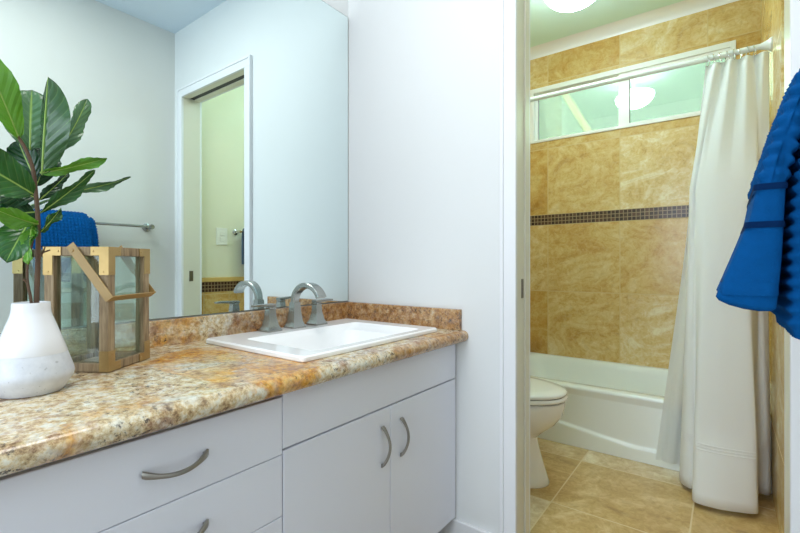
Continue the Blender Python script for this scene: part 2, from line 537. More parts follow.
# door frame: jamb lining (split jamb on the pocket side), head with track
jb = MB()
jb.box(X1 - 0.012, X1, -0.002, 0.030, 0, HD).box(X1 - 0.012, X1, T - 0.030, T + 0.002, 0, HD)
jb.box(X2, X2 + 0.012, -0.002, T + 0.002, 0, HD)
jb.box(X1 - 0.012, X2 + 0.012, -0.002, 0.034, HD, HD + 0.012).box(X1 - 0.012, X2 + 0.012, T - 0.034, T + 0.002, HD, HD + 0.012)
jamb = struct(jb.build('trim_1', 'jamb'))
MB().box(X1, X2, 0.034, T - 0.034, HD + 0.004, HD + 0.012).build('track', 'track', jamb)
st = MB().box(X2 - 0.0025, X2 + 0.001, 0.034, 0.058, 0.893, 0.957, 0.001).build('strike_plate', 'strike', jamb)
st['label'] = 'metal strike plate'
# casings, vanity side and bathroom side
CW, CT = 0.054, 0.016


def casing(y0, y1, name):
    m = MB(); s = -1 if y1 <= 0 else 1; ya, yb = (y1, y0) if s < 0 else (y0, y1)
    for (a, b, c, d) in ((X1 - CW + 0.012, X1, 0, HD), (X2, X2 + CW - 0.012, 0, HD), (X1 - CW + 0.012, X2 + CW - 0.012, HD, HD + CW - 0.012)):
        m.box(a, b, min(y0, y1), max(y0, y1), c, d, 0.003)
    for (a, b, c, d) in ((X1 - CW, X1 - CW + 0.012, 0, HD + CW), (X2 + CW - 0.012, X2 + CW, 0, HD + CW), (X1 - CW + 0.012, X2 + CW - 0.012, HD + CW - 0.012, HD + CW)):
        m.box(a, b, (y0 - 0.004) if s < 0 else y0, y1 if s < 0 else (y1 + 0.004), c, d, 0.002)
    return struct(m.build(name, 'trim'))


casing(-CT, 0.0, 'trim_2')
# bathroom side: only head and pocket side casing (the other side meets the wall)
m = MB(); m.box(X1 - CW, X1, T, T + CT, 0, HD, 0.003).box(X1 - CW, X2, T, T + CT, HD, HD + CW, 0.003).box(X2, XB, T, T + CT, 0, HD + CW, 0.003)
struct(m.build('trim_3', 'trim'))
# pocket door, slid back into the wall with its edge flush in the split jamb
door = struct(empty('door_1', (X1, 0.05, 0)))
keep_world(MB().box(0.08, X1 - 0.004, 0.033, T - 0.033, 0.01, HD - 0.005, 0.002).build('door_panel', 'jamb'), door)
ep = keep_world(MB().box(X1 - 0.006, X1 - 0.0025, 0.041, 0.059, 0.884, 0.948, 0.001).build('edge_pull', 'strike'), door)
ep['label'] = 'metal edge pull'
# baseboards
m = MB(); m.box(0.46, X1 - CW, -0.014, 0, 0, 0.098, 0.004)
struct(m.build('baseboard_front', 'trim'))
struct(MB().box(XR - 0.014, XR, -3.1, -0.018, 0, 0.098, 0.004).build('baseboard_right', 'trim'))

# bathroom walls
WX0, WX1, WZ0, WZ1 = 0.100, 1.330, 1.918, 2.318
m = MB()
m.box(0, XB, YT, YT + 0.1, 0, WZ0).box(0, XB, YT, YT + 0.1, WZ1, ZB).box(0, WX0, YT, YT + 0.1, WZ0, WZ1).box(WX1, XB, YT, YT + 0.1, WZ0, WZ1)
wall_far = struct(m.build('wall_bathroom_far', 'tile_far'))
MB().box(0, XB, YT - 0.002, YT + 0.001, 1.292, 1.368).build('mosaic_band', 'mosaic_far', wall_far)
wbr = struct(MB().box(XB, 1.65, T, 2.0, 0, ZB).build('wall_bathroom_right', 'wall_bath'))
MB().box(XB - 0.008, XB, T + CT, 0.72, 0, 0.815).build('tile_wainscot', 'tile_side', wbr)
MB().box(XB - 0.009, XB, T + CT, 0.72, 0.815, 0.8825).build('mosaic_band', 'mosaic_side', wbr)
MB().box(XB - 0.016, XB, T + CT, 0.72, 0.8825, 0.912, 0.005).build('tile_cap', 'tile_cap', wbr)
MB().box(XB - 0.008, XB, 0.72, YT, 0, ZB).build('tub_surround', 'tile_side', wbr)
wbl = struct(MB().box(-0.1, 0, T, 2.0, 0, ZB).build('wall_bathroom_left', 'wall_bath'))
MB().box(0, 0.008, 0.90, YT, 0, ZB).build('tub_surround', 'tile_side', wbl)
# white curved strip between the tiles and the ceiling
m = MB(); cv = [(YT, 2.552)] + [(YT - 0.10 * (1 - math.cos(a)) - 0.001, 2.552 + 0.047 * math.sin(a)) for a in [PI / 2 * k / 8 for k in range(9)]] + [(YT, ZB - 0.0005)]
m.prism(cv, 0.0085, XB - 0.0085, 'X')
struct(m.build('trim_4', 'trim', smooth=True))
# window_1: sliding window high over the tub
win = struct(empty('window_1', (0.5 * (WX0 + WX1), YT, WZ0)))
fw = 0.026
m = MB()
for (a, b, c, d) in ((WX0 + 0.022, WX1 - 0.022, WZ0 - 0.004, WZ0 + 0.016), (WX0 + 0.022, WX1 - 0.022, WZ1 - 0.03, WZ1 + 0.004),
                     (WX0 - 0.004, WX0 + 0.022, WZ0 - 0.004, WZ1 + 0.004), (WX1 - 0.022, WX1 + 0.004, WZ0 - 0.004, WZ1 + 0.004)):
    m.box(a, b, YT - 0.010, YT + 0.07, c, d, 0.002)
keep_world(m.build('window_frame', 'window_frame'), win)


def sash(x0, x1, y, sl, sr):
    m = MB(); t = 0.022
    m.box(x0, x0 + sl, y, y + t, WZ0 + 0.016, WZ1 - 0.03, 0.002).box(x1 - sr, x1, y, y + t, WZ0 + 0.016, WZ1 - 0.03, 0.002)
    m.box(x0 + sl, x1 - sr, y, y + t, WZ0 + 0.016, WZ0 + 0.026).box(x0 + sl, x1 - sr, y, y + t, WZ1 - 0.055, WZ1 - 0.03)
    o = keep_world(m.build('sash', 'window_frame'), win)
    MB().box(x0 + sl - 0.002, x1 - sr + 0.002, y + 0.009, y + 0.013, WZ0 + 0.022, WZ1 - 0.05).build('pane', 'window_glass', o)
    e = MB()
    for a in (x0 + sl, x1 - sr - 0.004): e.box(a, a + 0.004, y + 0.003, y + 0.009, WZ0 + 0.026, WZ1 - 0.055)
    e.build('gasket', 'gasket', o)


sash(WX0 + 0.022, 0.735, YT + 0.030, 0.022, 0.022)
sash(0.702, WX1 - 0.022, YT + 0.004, 0.066, 0.022)
# outdoors beyond the window: a diagonal roof brace and the eave it carries
m = MB(); m.ribbon([(0.02, 2.55, 2.75), (0.42, 2.55, 2.00)], 0.06, 0.06, (0, 1, 0))
tag(m.build('roof_brace', 'brace'), 'pale diagonal roof brace outdoors, seen through the left window pane', 'brace')

# ================================================================== VANITY
ZT, ZU = 0.766, 0.727            # worktop top and underside
ct = empty('countertop', (0.3, -0.6, ZU))
tag(ct, 'cream, grey and ochre granite countertop with bullnose front edge on the white vanity', 'countertop')
FX = 0.572
prof = [(0.0, ZU), (FX - 0.018, ZU)]
for k in range(9):
    a = -PI / 2 + PI * k / 8
    prof.append((FX - 0.0195 + 0.0195 * math.cos(a), 0.5 * (ZU + ZT) + 0.0195 * math.sin(a)))
prof += [(0.0, ZT)]
m = MB(); ys = [-1.32] + [-1.32 + 0.02 * k for k in range(1, 66)] + [-0.001]
# the sink cut-out is covered by the sink's rim; the slab has a hole of its own
HX0, HX1, HY0, HY1 = 0.165, 0.475, -0.615, -0.150
bm = m.bm
m.loft([[(x, y, z) for x, z in prof] for y in (-1.32, HY0)])
m.loft([[(x, y, z) for x, z in prof] for y in (HY1, -0.001)])
m.loft([[(x, y, z) for x, z in [(0.0, ZU), (HX0, ZU), (HX0, ZT), (0.0, ZT)]] for y in (HY0, HY1)])
m.loft([[(x, y, z) for x, z in [(HX1, ZU)] + prof[1:-1] + [(HX1, ZT)]] for y in (HY0, HY1)])
keep_world(m.build('slab', 'granite', smooth=True, angle=30), ct)
HS = 0.073
keep_world(MB().box(0.0005, 0.02, -1.32, -0.001, ZT, ZT + HS, 0.002).build('backsplash', 'granite'), ct)
keep_world(MB().box(0.0205, 0.546, -0.02, -0.001, ZT, ZT + HS, 0.002).build('side_splash', 'granite'), ct)

CX = 0.526


def handle(parent, c, axis, flip=1):
    """bowed bar pull with flat spoon ends; c = centre on the door face"""
    L, bow = 0.056, 0.020
    pts = []; wid = []; th = []
    for k in range(25):
        t = -1 + 2 * k / 24
        d = L * t; out = 0.003 + bow * (1 - t * t)
        dip = 0.010 * (1 - t * t)
        if axis == 'Y': pts.append((c[0] + out, c[1] + d, c[2] - dip * 1.0))
        else: pts.append((c[0] + out, c[1] + dip * 0.9 * flip, c[2] + d))
        e = abs(t)
        wid.append(0.0070 + 0.006 * max(0, (e - 0.55) / 0.45) * (1 if e < 0.97 else 0.7)); th.append(0.0065 if e < 0.95 else 0.0045)
    side = (0, 0, 1) if axis == 'Y' else (0, 1, 0)
    m = MB(); m.ribbon(pts, wid, th, side)
    for s in (1, -2):
        q = pts[s]
        m.box(c[0] - 0.0005, q[0], q[1] - 0.003, q[1] + 0.003, q[2] - 0.003, q[2] + 0.003)
    o = m.build('handle', 'pull', parent, smooth=True, angle=50)
    o['label'] = 'bowed satin metal handle'
    return o


# drawer unit
du = empty('drawer_unit', (0.28, -1.0, 0))
tag(du, 'white vanity drawer unit with bowed metal pulls, left of the sink cabinet', 'cabinet')
DY0, DY1 = -1.300, -0.758
m = MB()
m.box(0.01, CX - 0.020, DY0, DY0 + 0.018, 0.105, ZU - 0.001).box(0.01, CX - 0.020, DY1 - 0.018, DY1, 0.105, ZU - 0.001)
m.box(0.01, CX - 0.020, DY0 + 0.018, DY1 - 0.018, 0.105, 0.123).box(0.01, 0.028, DY0 + 0.018, DY1 - 0.018, 0.123, ZU - 0.001)
m.box(CX - 0.06, CX - 0.022, DY0 + 0.018, DY1 - 0.018, ZU - 0.03, ZU - 0.001)
keep_world(m.build('body', 'cab'), du)
keep_world(MB().box(CX - 0.0205, CX - 0.0195, DY0 + 0.002, DY1 - 0.002, 0.700, ZU - 0.001).build('gap_shade_sheet', 'gap_shade'), du)  # thin dark sheet, paints the shade in the gap under the worktop
keep_world(MB().box(0.01, CX - 0.07, DY0, DY1, 0.0, 0.105).build('toe_kick', 'toe'), du)
for (z0, z1) in ((0.5880, 0.711), (0.456, 0.5863), (0.284, 0.4543), (0.108, 0.2823)):
    d = empty('drawer', (CX, -1.03, z0)); d.parent = du; d.location = Vector((CX, -1.03, z0)) - du.location
    f = MB().box(CX - 0.019, CX, DY0, DY1, z0, z1, 0.0012, 1).build('drawer_front', 'cab')
    f.parent = d; f.location = -Vector((CX, -1.03, z0))
    h = handle(None, (CX, -0.984, 0.5 * (z0 + z1) + (0.003 if z0 < 0.58 else 0.003)), 'Y'); h.parent = d; h.location = -Vector((CX, -1.03, z0))

# sink cabinet
sk = empty('sink_cabinet', (0.28, -0.38, 0))
tag(sk, 'white sink cabinet with two doors below a plain panel, beside the wall corner', 'cabinet')
SY0, SY1 = -0.756, -0.010
m = MB()
m.box(0.01, CX - 0.020, SY0, SY0 + 0.018, 0.105, ZU - 0.001).box(0.01, CX - 0.020, SY1 - 0.018, SY1, 0.105, ZU - 0.001)
m.box(0.01, CX - 0.020, SY0 + 0.018, SY1 - 0.018, 0.105, 0.123).box(0.01, 0.028, SY0 + 0.018, SY1 - 0.018, 0.123, ZU - 0.001)
m.box(CX - 0.030, CX - 0.020, SY1, -0.001, 0.105, ZU - 0.001)
keep_world(m.build('body', 'cab'), sk)
keep_world(MB().box(0.01, CX - 0.07, SY0, -0.016, 0.0, 0.105).build('toe_kick', 'toe'), sk)
keep_world(MB().box(CX - 0.019, CX, SY0, SY1, 0.5985, 0.7262, 0.0012, 1).build('top_panel', 'cab'), sk)
for (a, b, hy, fl) in ((SY0 + 0.001, -0.3822, -0.421, 1), (-0.3798, SY1, -0.334, 1)):
    d = keep_world(MB().box(CX - 0.019, CX, a, b, 0.108, 0.594, 0.0012, 1).build('door', 'cab'), sk)
    h = handle(d, (CX, hy, 0.493), 'Z', fl)
hol = MB().lathe([(0.0062, 0), (0.0062, 0.0008), (0.005, 0.0012)], (CX, -0.199, 0.28), 16, 'X').build('hole_plug', 'cab')
keep_world(hol, sk)

# sink
sx0, sx1, sy0, sy1, zr = 0.070, 0.501, -0.680, -0.084, ZT + 0.015
sink = empty('sink', (0.29, -0.38, ZT))
tag(sink, 'white rectangular drop-in porcelain sink with raised rim set in the granite countertop', 'sink')
m = MB(); n = 6
ring = lambda x0, x1, y0, y1, r, z: [(x, y, z) for x, y in rrect(x0, x1, y0, y1, r, n)]
R = [ring(sx0 + .002, sx1 - .002, sy0 + .002, sy1 - .002, 0.012, ZT + 0.0005),
     ring(sx0, sx1, sy0, sy1, 0.012, ZT + 0.003), ring(sx0, sx1, sy0, sy1, 0.012, zr - 0.004),
     ring(sx0 + .004, sx1 - .004, sy0 + .004, sy1 - .004, 0.012, zr),
     ring(sx0 + .105, sx1 - .030, sy0 + .062, sy1 - .062, 0.02, zr),
     ring(sx0 + .108, sx1 - .033, sy0 + .065, sy1 - .065, 0.02, zr - 0.004),
     ring(sx0 + .112, sx1 - .038, sy0 + .078, sy1 - .078, 0.03, zr - 0.014),
     ring(sx0 + .118, sx1 - .050, sy0 + .098, sy1 - .098, 0.045, zr - 0.022),
     ring(sx0 + .130, sx1 - .062, sy0 + .125, sy1 - .125, 0.05, zr - 0.095),
     ring(sx0 + .165, sx1 - .095, sy0 + .175, sy1 - .175, 0.05, zr - 0.125),
     ring(0.27, 0.31, -0.405, -0.36, 0.018, zr - 0.13)]
m.loft(R, True, False); m.bm.faces.new([v for v in m.bm.verts][-len(R[-1]):])
o = m.build('basin', 'porcelain', smooth=True, angle=28, recalc=False); keep_world(o, sink)
for p in o.data.polygons: pass
keep_world(MB().lathe([(0.022, zr - 0.1298), (0.022, zr - 0.127), (0.012, zr - 0.128)], (0.29, -0.383, 0), 24).build('drain', 'chrome', smooth=True), sink)

# faucet: spout and two lever handles
fa = empty('faucet', (0.115, -0.385, zr))
tag(fa, 'brushed nickel widespread faucet with arched spout and two lever handles on the sink deck', 'faucet')


def pyramid(m, cx, cy, z0, h, b, t):
    rs = []
    for (w, z) in ((b * 1.12, z0), (b * 1.12, z0 + 0.005), (b, z0 + 0.009), (b * 0.8, z0 + 0.25 * h), (t * 1.15, z0 + 0.62 * h), (t, z0 + h)):
        rs.append([(cx + a * w / 2, cy + c * w / 2, z) for a, c in ((-1, -1), (1, -1), (1, 1), (-1, 1))])
    m.loft(rs)


FXc = 0.108
fy = (-0.478, -0.378, -0.278)
m = MB(); pyramid(m, FXc, fy[1], zr, 0.086, 0.048, 0.026)
arc = []; wd = []; th = []
for k in range(29):
    a = PI - (PI - 0.35) * k / 28
    x = FXc + 0.067 + 0.067 * math.cos(a); z = zr + 0.088 + 0.058 * math.sin(a)
    arc.append((x, fy[1], z)); wd.append(0.026 + 0.014 * k / 28); th.append(0.021 - 0.007 * k / 28)
arc = [(FXc, fy[1], zr + 0.082)] + arc; wd = [0.026] + wd; th = [0.021] + th
m.ribbon(arc, wd, th, (0, 1, 0))
keep_world(m.build('spout', 'nickel', smooth=True, angle=35), fa)
for y, s in ((fy[0], -1), (fy[2], 1)):
    m = MB(); pyramid(m, FXc, y, zr, 0.072, 0.048, 0.024)
    b = keep_world(m.build('handle_base', 'nickel', smooth=True, angle=35), fa)
    m = MB(); m.box(FXc - 0.012, FXc + 0.012, y - 0.012, y + 0.012, zr + 0.072, zr + 0.079, 0.002)
    m.ribbon([(FXc, y - s * 0.014, zr + 0.083), (FXc, y + s * 0.02, zr + 0.084), (FXc + 0.002, y + s * 0.05, zr + 0.086), (FXc + 0.003, y + s * 0.068, zr + 0.085)],
             [0.026, 0.025, 0.022, 0.018], [0.009, 0.009, 0.007, 0.006], (1, 0, 0))
    l = m.build('lever', 'nickel', b, smooth=True, angle=35)

# mirror
mr = empty('mirror', (0.003, -0.67, ZT + HS))
tag(mr, 'large frameless wall mirror above the granite backsplash', 'mirror')
MB0 = MB().box(0.0005, 0.0055, -1.34, -0.008, ZT + HS + 0.003, 2.044).build('backing', 'mirror_edge'); keep_world(MB0, mr)
m = MB(); m.loft([[(0.006, -1.3385, ZT + HS + 0.0045), (0.006, -0.0105, ZT + HS + 0.0045)], [(0.006, -1.3385, 2.0425), (0.006, -0.0105, 2.0425)]], False, False)
keep_world(m.build('mirror_glass', 'mirror', recalc=False), mr)

# ================================================================== VASE AND FIG
VX, VY = 0.285, -1.125
vs = empty('vase', (VX, VY, ZT))
tag(vs, 'white vase with a glazed conical top and raw concrete base on the granite countertop', 'vase')
k_ = 0.82
pr1 = [(0.048, 0.0005), (0.056, 0.001), (0.0610, 0.006), (0.0755, 0.026), (0.0772, 0.033), (0.0755, 0.041), (0.0640, 0.070)]
pr2 = [(0.0640, 0.070), (0.0645, 0.0715), (0.0535, 0.098), (0.0440, 0.121), (0.0370, 0.137), (0.0350, 0.144), (0.0342, 0.150), (0.0338, 0.158), (0.0330, 0.1615), (0.0300, 0.160), (0.0290, 0.148), (0.0320, 0.125), (0.040, 0.095)]
pr1 = [(r * k_, h_) for r, h_ in pr1]; pr2 = [(r * k_, h_) for r, h_ in pr2]
MB().lathe(pr1, n=56).build('base', 'concrete', vs, smooth=True, angle=25)['label'] = 'raw pale concrete base'
MB().lathe(pr2, n=56, cap=False).build('upper_body', 'glaze', vs, smooth=True, angle=40)['label'] = 'glossy white glazed upper body'

fig = empty('fiddle_leaf_fig', (VX, VY, ZT + 0.03))
tag(fig, 'fiddle leaf fig branch with broad green leaves standing in the white vase', 'plant')
FO = Vector((VX, VY, ZT + 0.03))


def part_of_fig(o): o.parent = fig; o.location = -FO; return o


# picture-plane reference of the photo, kept as world coordinates: py() turns a spot seen in the vase's plane into metres
CAMP = Vector((1.29, -1.356, 0.995)); CC, SS = math.cos(0.643), math.sin(0.643)


def at(px, py, X=VX):
    """world point at distance X from the mirror wall for a measured picture coordinate"""
    r, z = (px - 400) / 436.068, -(py - 264.86) / 436.068
    d = Vector((-SS + r * CC, CC + r * SS, z)); t = (X - CAMP.x) / d.x
    return CAMP + d * t


stem = bez([at(36, 330), at(36.5, 300), at(38, 260), at(38, 222), at(36, 195), at(33, 170), at(26, 150), at(17, 135)], 8)
m = MB(); k = len(stem)
m.tube(stem, [0.0046 - 0.0020 * i / k for i in range(k)], 10)
st2 = bez([at(33, 326), at(31, 300), at(27.5, 282), at(28, 262, VX - 0.01), at(33, 240, VX - 0.01)], 6)
m.tube(st2, [0.0028 - 0.0010 * i / len(st2) for i in range(len(st2))], 8)
m.tube([at(28, 284), at(25.5, 281), at(23, 279)], [0.002, 0.0018, 0.0016], 8)
m.tube([at(38, 258), at(43, 252.5), at(50, 250)], [0.0022, 0.0016, 0.0014], 8)
m.tube([at(43, 252.5), at(45, 247)], [0.0014, 0.0011], 8)
part_of_fig(m.build('stem', 'bark', smooth=True))

random.seed(3)


def leaf(b, t, w, mat='leaf', roll=0.0, fold=0.25, droop=0.0, bx=0.0, tx=0.03, wave=0.006, seed=0, side=1, lf=1.0):
    """b, t: base and tip in picture coordinates; w: width in metres; roll: turn about the midrib"""
    B, Tp = at(b[0], b[1], VX + bx), at(t[0], t[1], VX + tx)
    ax = Tp - B; L = ax.length; ax.normalize()
    view = (CAMP - B).normalized(); view = (view - ax * view.dot(ax)).normalized()
    nrm = (Matrix.Rotation(roll, 3, ax) @ view).normalized(); lat = ax.cross(nrm)
    nu, nv = 22, 12; bm = bmesh.new(); uvl = bm.loops.layers.uv.new('UVMap'); V = []; UV = {}
    rnd = random.Random(seed)
    ph = rnd.random() * 6
    for i in range(nu + 1):
        u = i / nu
        # fiddle outline: narrow near the base, broad past the middle, blunt tip
        wu = (math.sin(PI * min(1, u ** 0.85)) ** 0.62) * (0.62 + 0.42 * u) * (1 if u > 0 else 0)
        wu = max(wu, 0.03)
        if u > 0.93: wu *= math.sqrt(max(0.02, 1 - ((u - 0.93) / 0.07) ** 2)) * 0.75 + 0.25
        c = B + ax * (L * u) + nrm * (droop * L * (4 * u * (1 - u)))
        row = []
        for j in range(nv + 1):
            v = -1 + 2 * j / nv
            h = fold * abs(v) * wu * w * 0.5 - 0.12 * fold * v * v * w * wu
            wv = wave * v * v * math.sin(9 * u + ph + (1.7 if v > 0 else 0)) * (0.4 + wu)
            pl = 0.0016 * math.sin(2 * PI * (8 * u - 2.25 * abs(v))) * min(1, abs(v) * 2)
            ls = lf if v < 0 else 1.0      # lf < 1: the half left of the midrib is folded back
            x = bm.verts.new(c + lat * (v * ls * wu * w * 0.5 * math.cos(fold * 0.7)) + nrm * (h * ls + wv + pl + v * (1 - ls) * wu * w * 0.45))
            row.append(x); UV[x] = (u, 0.5 + v * 0.5)
        V.append(row)
    for i in range(nu):
        for j in range(nv):
            f = bm.faces.new((V[i][j], V[i][j + 1], V[i + 1][j + 1], V[i + 1][j])); f.smooth = True
            for lp in f.loops: lp[uvl].uv = UV[lp.vert]
    me = bpy.data.meshes.new('leaf'); 
    # make the upper side face the rolled normal
    bm.normal_update()
    if sum((f.normal.dot(nrm) for f in bm.faces)) < 0: bmesh.ops.reverse_faces(bm, faces=bm.faces)
    if side < 0: bmesh.ops.reverse_faces(bm, faces=bm.faces)
    bm.to_mesh(me); bm.free()
    me.materials.append(M[mat]); o = bpy.data.objects.new('leaf', me); COL.objects.link(o); part_of_fig(o)
    mid = MB(); pts = []
    for i in range(nu + 1):
        u = i / nu
        pts.append(B + ax * (L * u) + nrm * (droop * L * 4 * u * (1 - u) - 0.0004))
    mid.tube(pts, [0.0018 - 0.0013 * i / nu for i in range(nu + 1)], 6)
    r = mid.build('midrib', M['rib'], o, smooth=True)
    return o


M['rib'] = simple('leaf_midrib', (150, 180, 84), 0.45)
P2M = 0.00195      # metres per picture pixel at the vase
leaf((19, 139), (-24, 40), 33 * P2M, 'leaf_light', 0.3, 0.35, 0.03, 0.0, 0.03, seed=1)
leaf((33, 194), (-52, 146), 46 * P2M, 'leaf', 0.2, 0.3, 0.05, 0.01, 0.04, seed=2)
leaf((30, 150), (32, 90), 54 * P2M, 'leaf_grey', -0.1, 0.35, 0.05, -0.02, -0.03, seed=3)
leaf((42, 175), (48, 77), 50 * P2M, 'leaf_dull', -0.1, 0.4, 0.05, 0.0, 0.02, seed=4, lf=0.22)
leaf((58, 152), (87, 99), 23 * P2M, 'leaf_grey', 0.5, 0.4, 0.05, -0.05, -0.06, seed=5)
leaf((40, 173), (107, 158), 15 * P2M, 'leaf_light', 0.5, 0.4, 0.04, 0.0, 0.04, seed=6)
leaf((40, 213), (95, 170), 18 * P2M, 'leaf', 0.55, 0.4, 0.03, 0.0, 0.02, seed=7)
leaf((58, 194), (131, 177), 11 * P2M, 'leaf_grey', 0.5, 0.4, 0.05, -0.01, -0.02, seed=8)
leaf((39, 200), (68, 173), 15 * P2M, 'leaf_dark', 0.5, 0.4, 0.03, -0.02, -0.04, seed=9)
leaf((38, 224), (-12, 206), 22 * P2M, 'leaf_light', -0.4, 0.6, 0.06, 0.01, 0.06, seed=10)
leaf((31, 220), (6, 262), 34 * P2M, 'leaf', 0.4, 0.4, 0.03, 0.0, 0.03, seed=11)
leaf((33, 224), (27, 264), 13 * P2M, 'leaf_light', 0.7, 0.5, 0.03, 0.012, 0.05, seed=12)
leaf((36, 198), (-4, 182), 46 * P2M, 'leaf_dark', 0.3, 0.3, 0.04, -0.02, -0.03, seed=13)
leaf((37, 182), (18, 140), 30 * P2M, 'leaf_dark', -0.3, 0.3, 0.04, -0.02, -0.05, seed=14)
leaf((40, 232), (61, 208), 11 * P2M, 'leaf', 0.6, 0.4, 0.04, 0.0, 0.02, seed=15)
leaf((36, 186), (50, 140), 30 * P2M, 'leaf_dark', 0.3, 0.3, 0.04, -0.03, -0.06, seed=16)
leaf((35, 212), (0, 216), 40 * P2M, 'leaf_dark', 0.2, 0.3, 0.04, -0.02, -0.03, seed=17)
leaf((34, 215), (14, 246), 30 * P2M, 'leaf_dark', 0.3, 0.3, 0.04, -0.03, -0.04, seed=18)

# ================================================================== LANTERN
A0 = Vector((0.244, -0.988, 0)); A1 = Vector((0.164, -0.872, 0))
e1 = (A1 - A0).normalized(); e2 = Vector((-e1.y, e1.x, 0))
LW, LH = 0.141, 0.2675
ang = math.atan2(e1.y, e1.x)
ctr = A0 + (e1 + e2) * (LW / 2)
ln = empty('lantern', (ctr.x, ctr.y, ZT), ang)
tag(ln, 'square weathered wood and glass candle lantern with brass corners beside the white vase', 'lantern')
h = LW / 2; pw = 0.021


# frame: four posts, top and bottom rails
for a in (-1, 1):
    for b in (-1, 1):
        x0, x1 = sorted((a * h, a * (h - pw))); y0, y1 = sorted((b * h, b * (h - pw)))
        MB().box(x0, x1, y0, y1, 0.002, LH, 0.0012, 1).build('post', 'wood', ln)
for z0, z1 in ((0.002, 0.020), (LH - 0.019, LH)):
    for b in (-1, 1):
        y0, y1 = sorted((b * (h - 0.001), b * (h - pw + 0.004)))
        MB().box(-h + pw, h - pw, y0, y1, z0, z1, 0.0012, 1).build('rail', 'wood', ln)
        MB().box(y0, y1, -h + pw, h - pw, z0, z1, 0.0012, 1).build('rail', 'wood', ln)
MB().box(-h + 0.004, h - 0.004, -h + 0.004, h - 0.004, 0.0005, 0.008).build('bottom_board', 'wood', ln)
# glass panes
for a, axis in ((-1, 'x'), (1, 'x'), (-1, 'y'), (1, 'y')):
    q0, q1 = sorted((a * (h - 0.009), a * (h - 0.011)))
    m = MB()
    if axis == 'x': m.box(q0, q1, -h + pw, h - pw, 0.020, LH - 0.019)
    else: m.box(-h + pw, h - pw, q0, q1, 0.020, LH - 0.019)
    m.build('glass_pane', 'glass', ln)
# brass corner brackets: L plates on both faces of each corner, top and bottom
for a in (-1, 1):
    for b in (-1, 1):
        for top in (0, 1):
            m = MB(); tk = 0.0012; arm, ht, w2 = 0.038, 0.060 if top else 0.044, 0.0195
            zc = LH if top else 0.002; sg = -1 if top else 1
            for face in (0, 1):
                def plate(u0, u1, z0, z1):
                    u0, u1 = sorted((u0, u1)); z0, z1 = sorted((z0, z1))
                    if face == 0:
                        y0, y1 = sorted((b * h, b * (h + tk)))
                        x0, x1 = sorted((a * u0, a * u1)); m.box(x0, x1, y0, y1, z0, z1)
                    else:
                        x0, x1 = sorted((a * h, a * (h + tk)))
                        y0, y1 = sorted((b * u0, b * u1)); m.box(x0, x1, y0, y1, z0, z1)
                plate(h + (tk if face else 0), h - w2, zc, zc + sg * ht)
                if top or face == 0: plate(h - w2, h - arm, zc, zc + sg * 0.0185)
                for (u, z) in ((h - 0.010, zc + sg * (ht - 0.007)),) + (((h - arm + 0.006, zc + sg * 0.009),) if top or face == 0 else ()):
                    if face == 0: m.lathe([(0.0022, b * h + b * tk), (0.0015, b * (h + tk + 0.0012))], (a * u, 0, z), 8, 'Y')
                    else: m.lathe([(0.0022, a * (h + tk)), (0.0015, a * (h + tk + 0.0012))], (0, b * u, z), 8, 'X')
            m.build('corner_bracket', 'brass', ln)
# strap handle pivoted on two opposite side faces, folded down over the right-hand face
hm = MB(); xe = h + 0.0042
HZ, yt, zt_ = LH - 0.008, -(h + 0.005), LH - 0.110
sd = Vector((0, yt, zt_ - HZ)).cross(Vector((1, 0, 0)))
for b in (-1, 1):
    hm.ribbon([(b * xe, 0.010, HZ + 0.012), (b * xe, yt, zt_)], 0.019, 0.0022, sd)
    hm.lathe([(0.004, b * (xe + 0.001)), (0.003, b * (xe + 0.003))], (0, 0.004, HZ), 10, 'X')
    hm.lathe([(0.0025, b * (xe - 0.001)), (0.0025, b * (h - 0.001))], (0, 0.004, HZ), 8, 'X')
hm.ribbon([(-xe - 0.001, yt - 0.001, zt_), (xe + 0.001, yt - 0.001, zt_)], 0.019, 0.0022, sd)
hm.build('strap_handle', 'leather', ln)['label'] = 'folded brass-coloured strap handle'

# ================================================================== TOWELS BY THE CAMERA
TBX, TBZ = 1.452, 1.220
tb = empty('towel_bar', (XR, -0.47, TBZ))
tag(tb, 'brushed nickel towel bar on the wall facing the mirror', 'towel bar')
keep_world(MB().tube([(TBX, -0.80, TBZ), (TBX, -0.165, TBZ)], 0.0075, 14).build('bar', 'nickel', smooth=True), tb)
for y in (-0.795, -0.17):
    p = MB(); p.lathe([(0.024, XR - 0.001), (0.024, XR - 0.008), (0.012, XR - 0.014), (0.010, TBX + 0.012), (0.014, TBX + 0.008), (0.015, TBX - 0.008), (0.011, TBX - 0.016)], (0, y, TBZ), 20, 'X')
    keep_world(p.build('post', 'nickel', smooth=True), tb)


def puff(p, cell, amp, n):
    k = 2 * PI / cell
    c = [0.5 + 0.5 * math.cos(k * q) for q in p]
    w = [abs(q) ** 2 for q in n]
    a = w[0] * c[1] * c[2] + w[1] * c[0] * c[2] + w[2] * c[0] * c[1]
    return amp * (1.9 * a - 0.5)


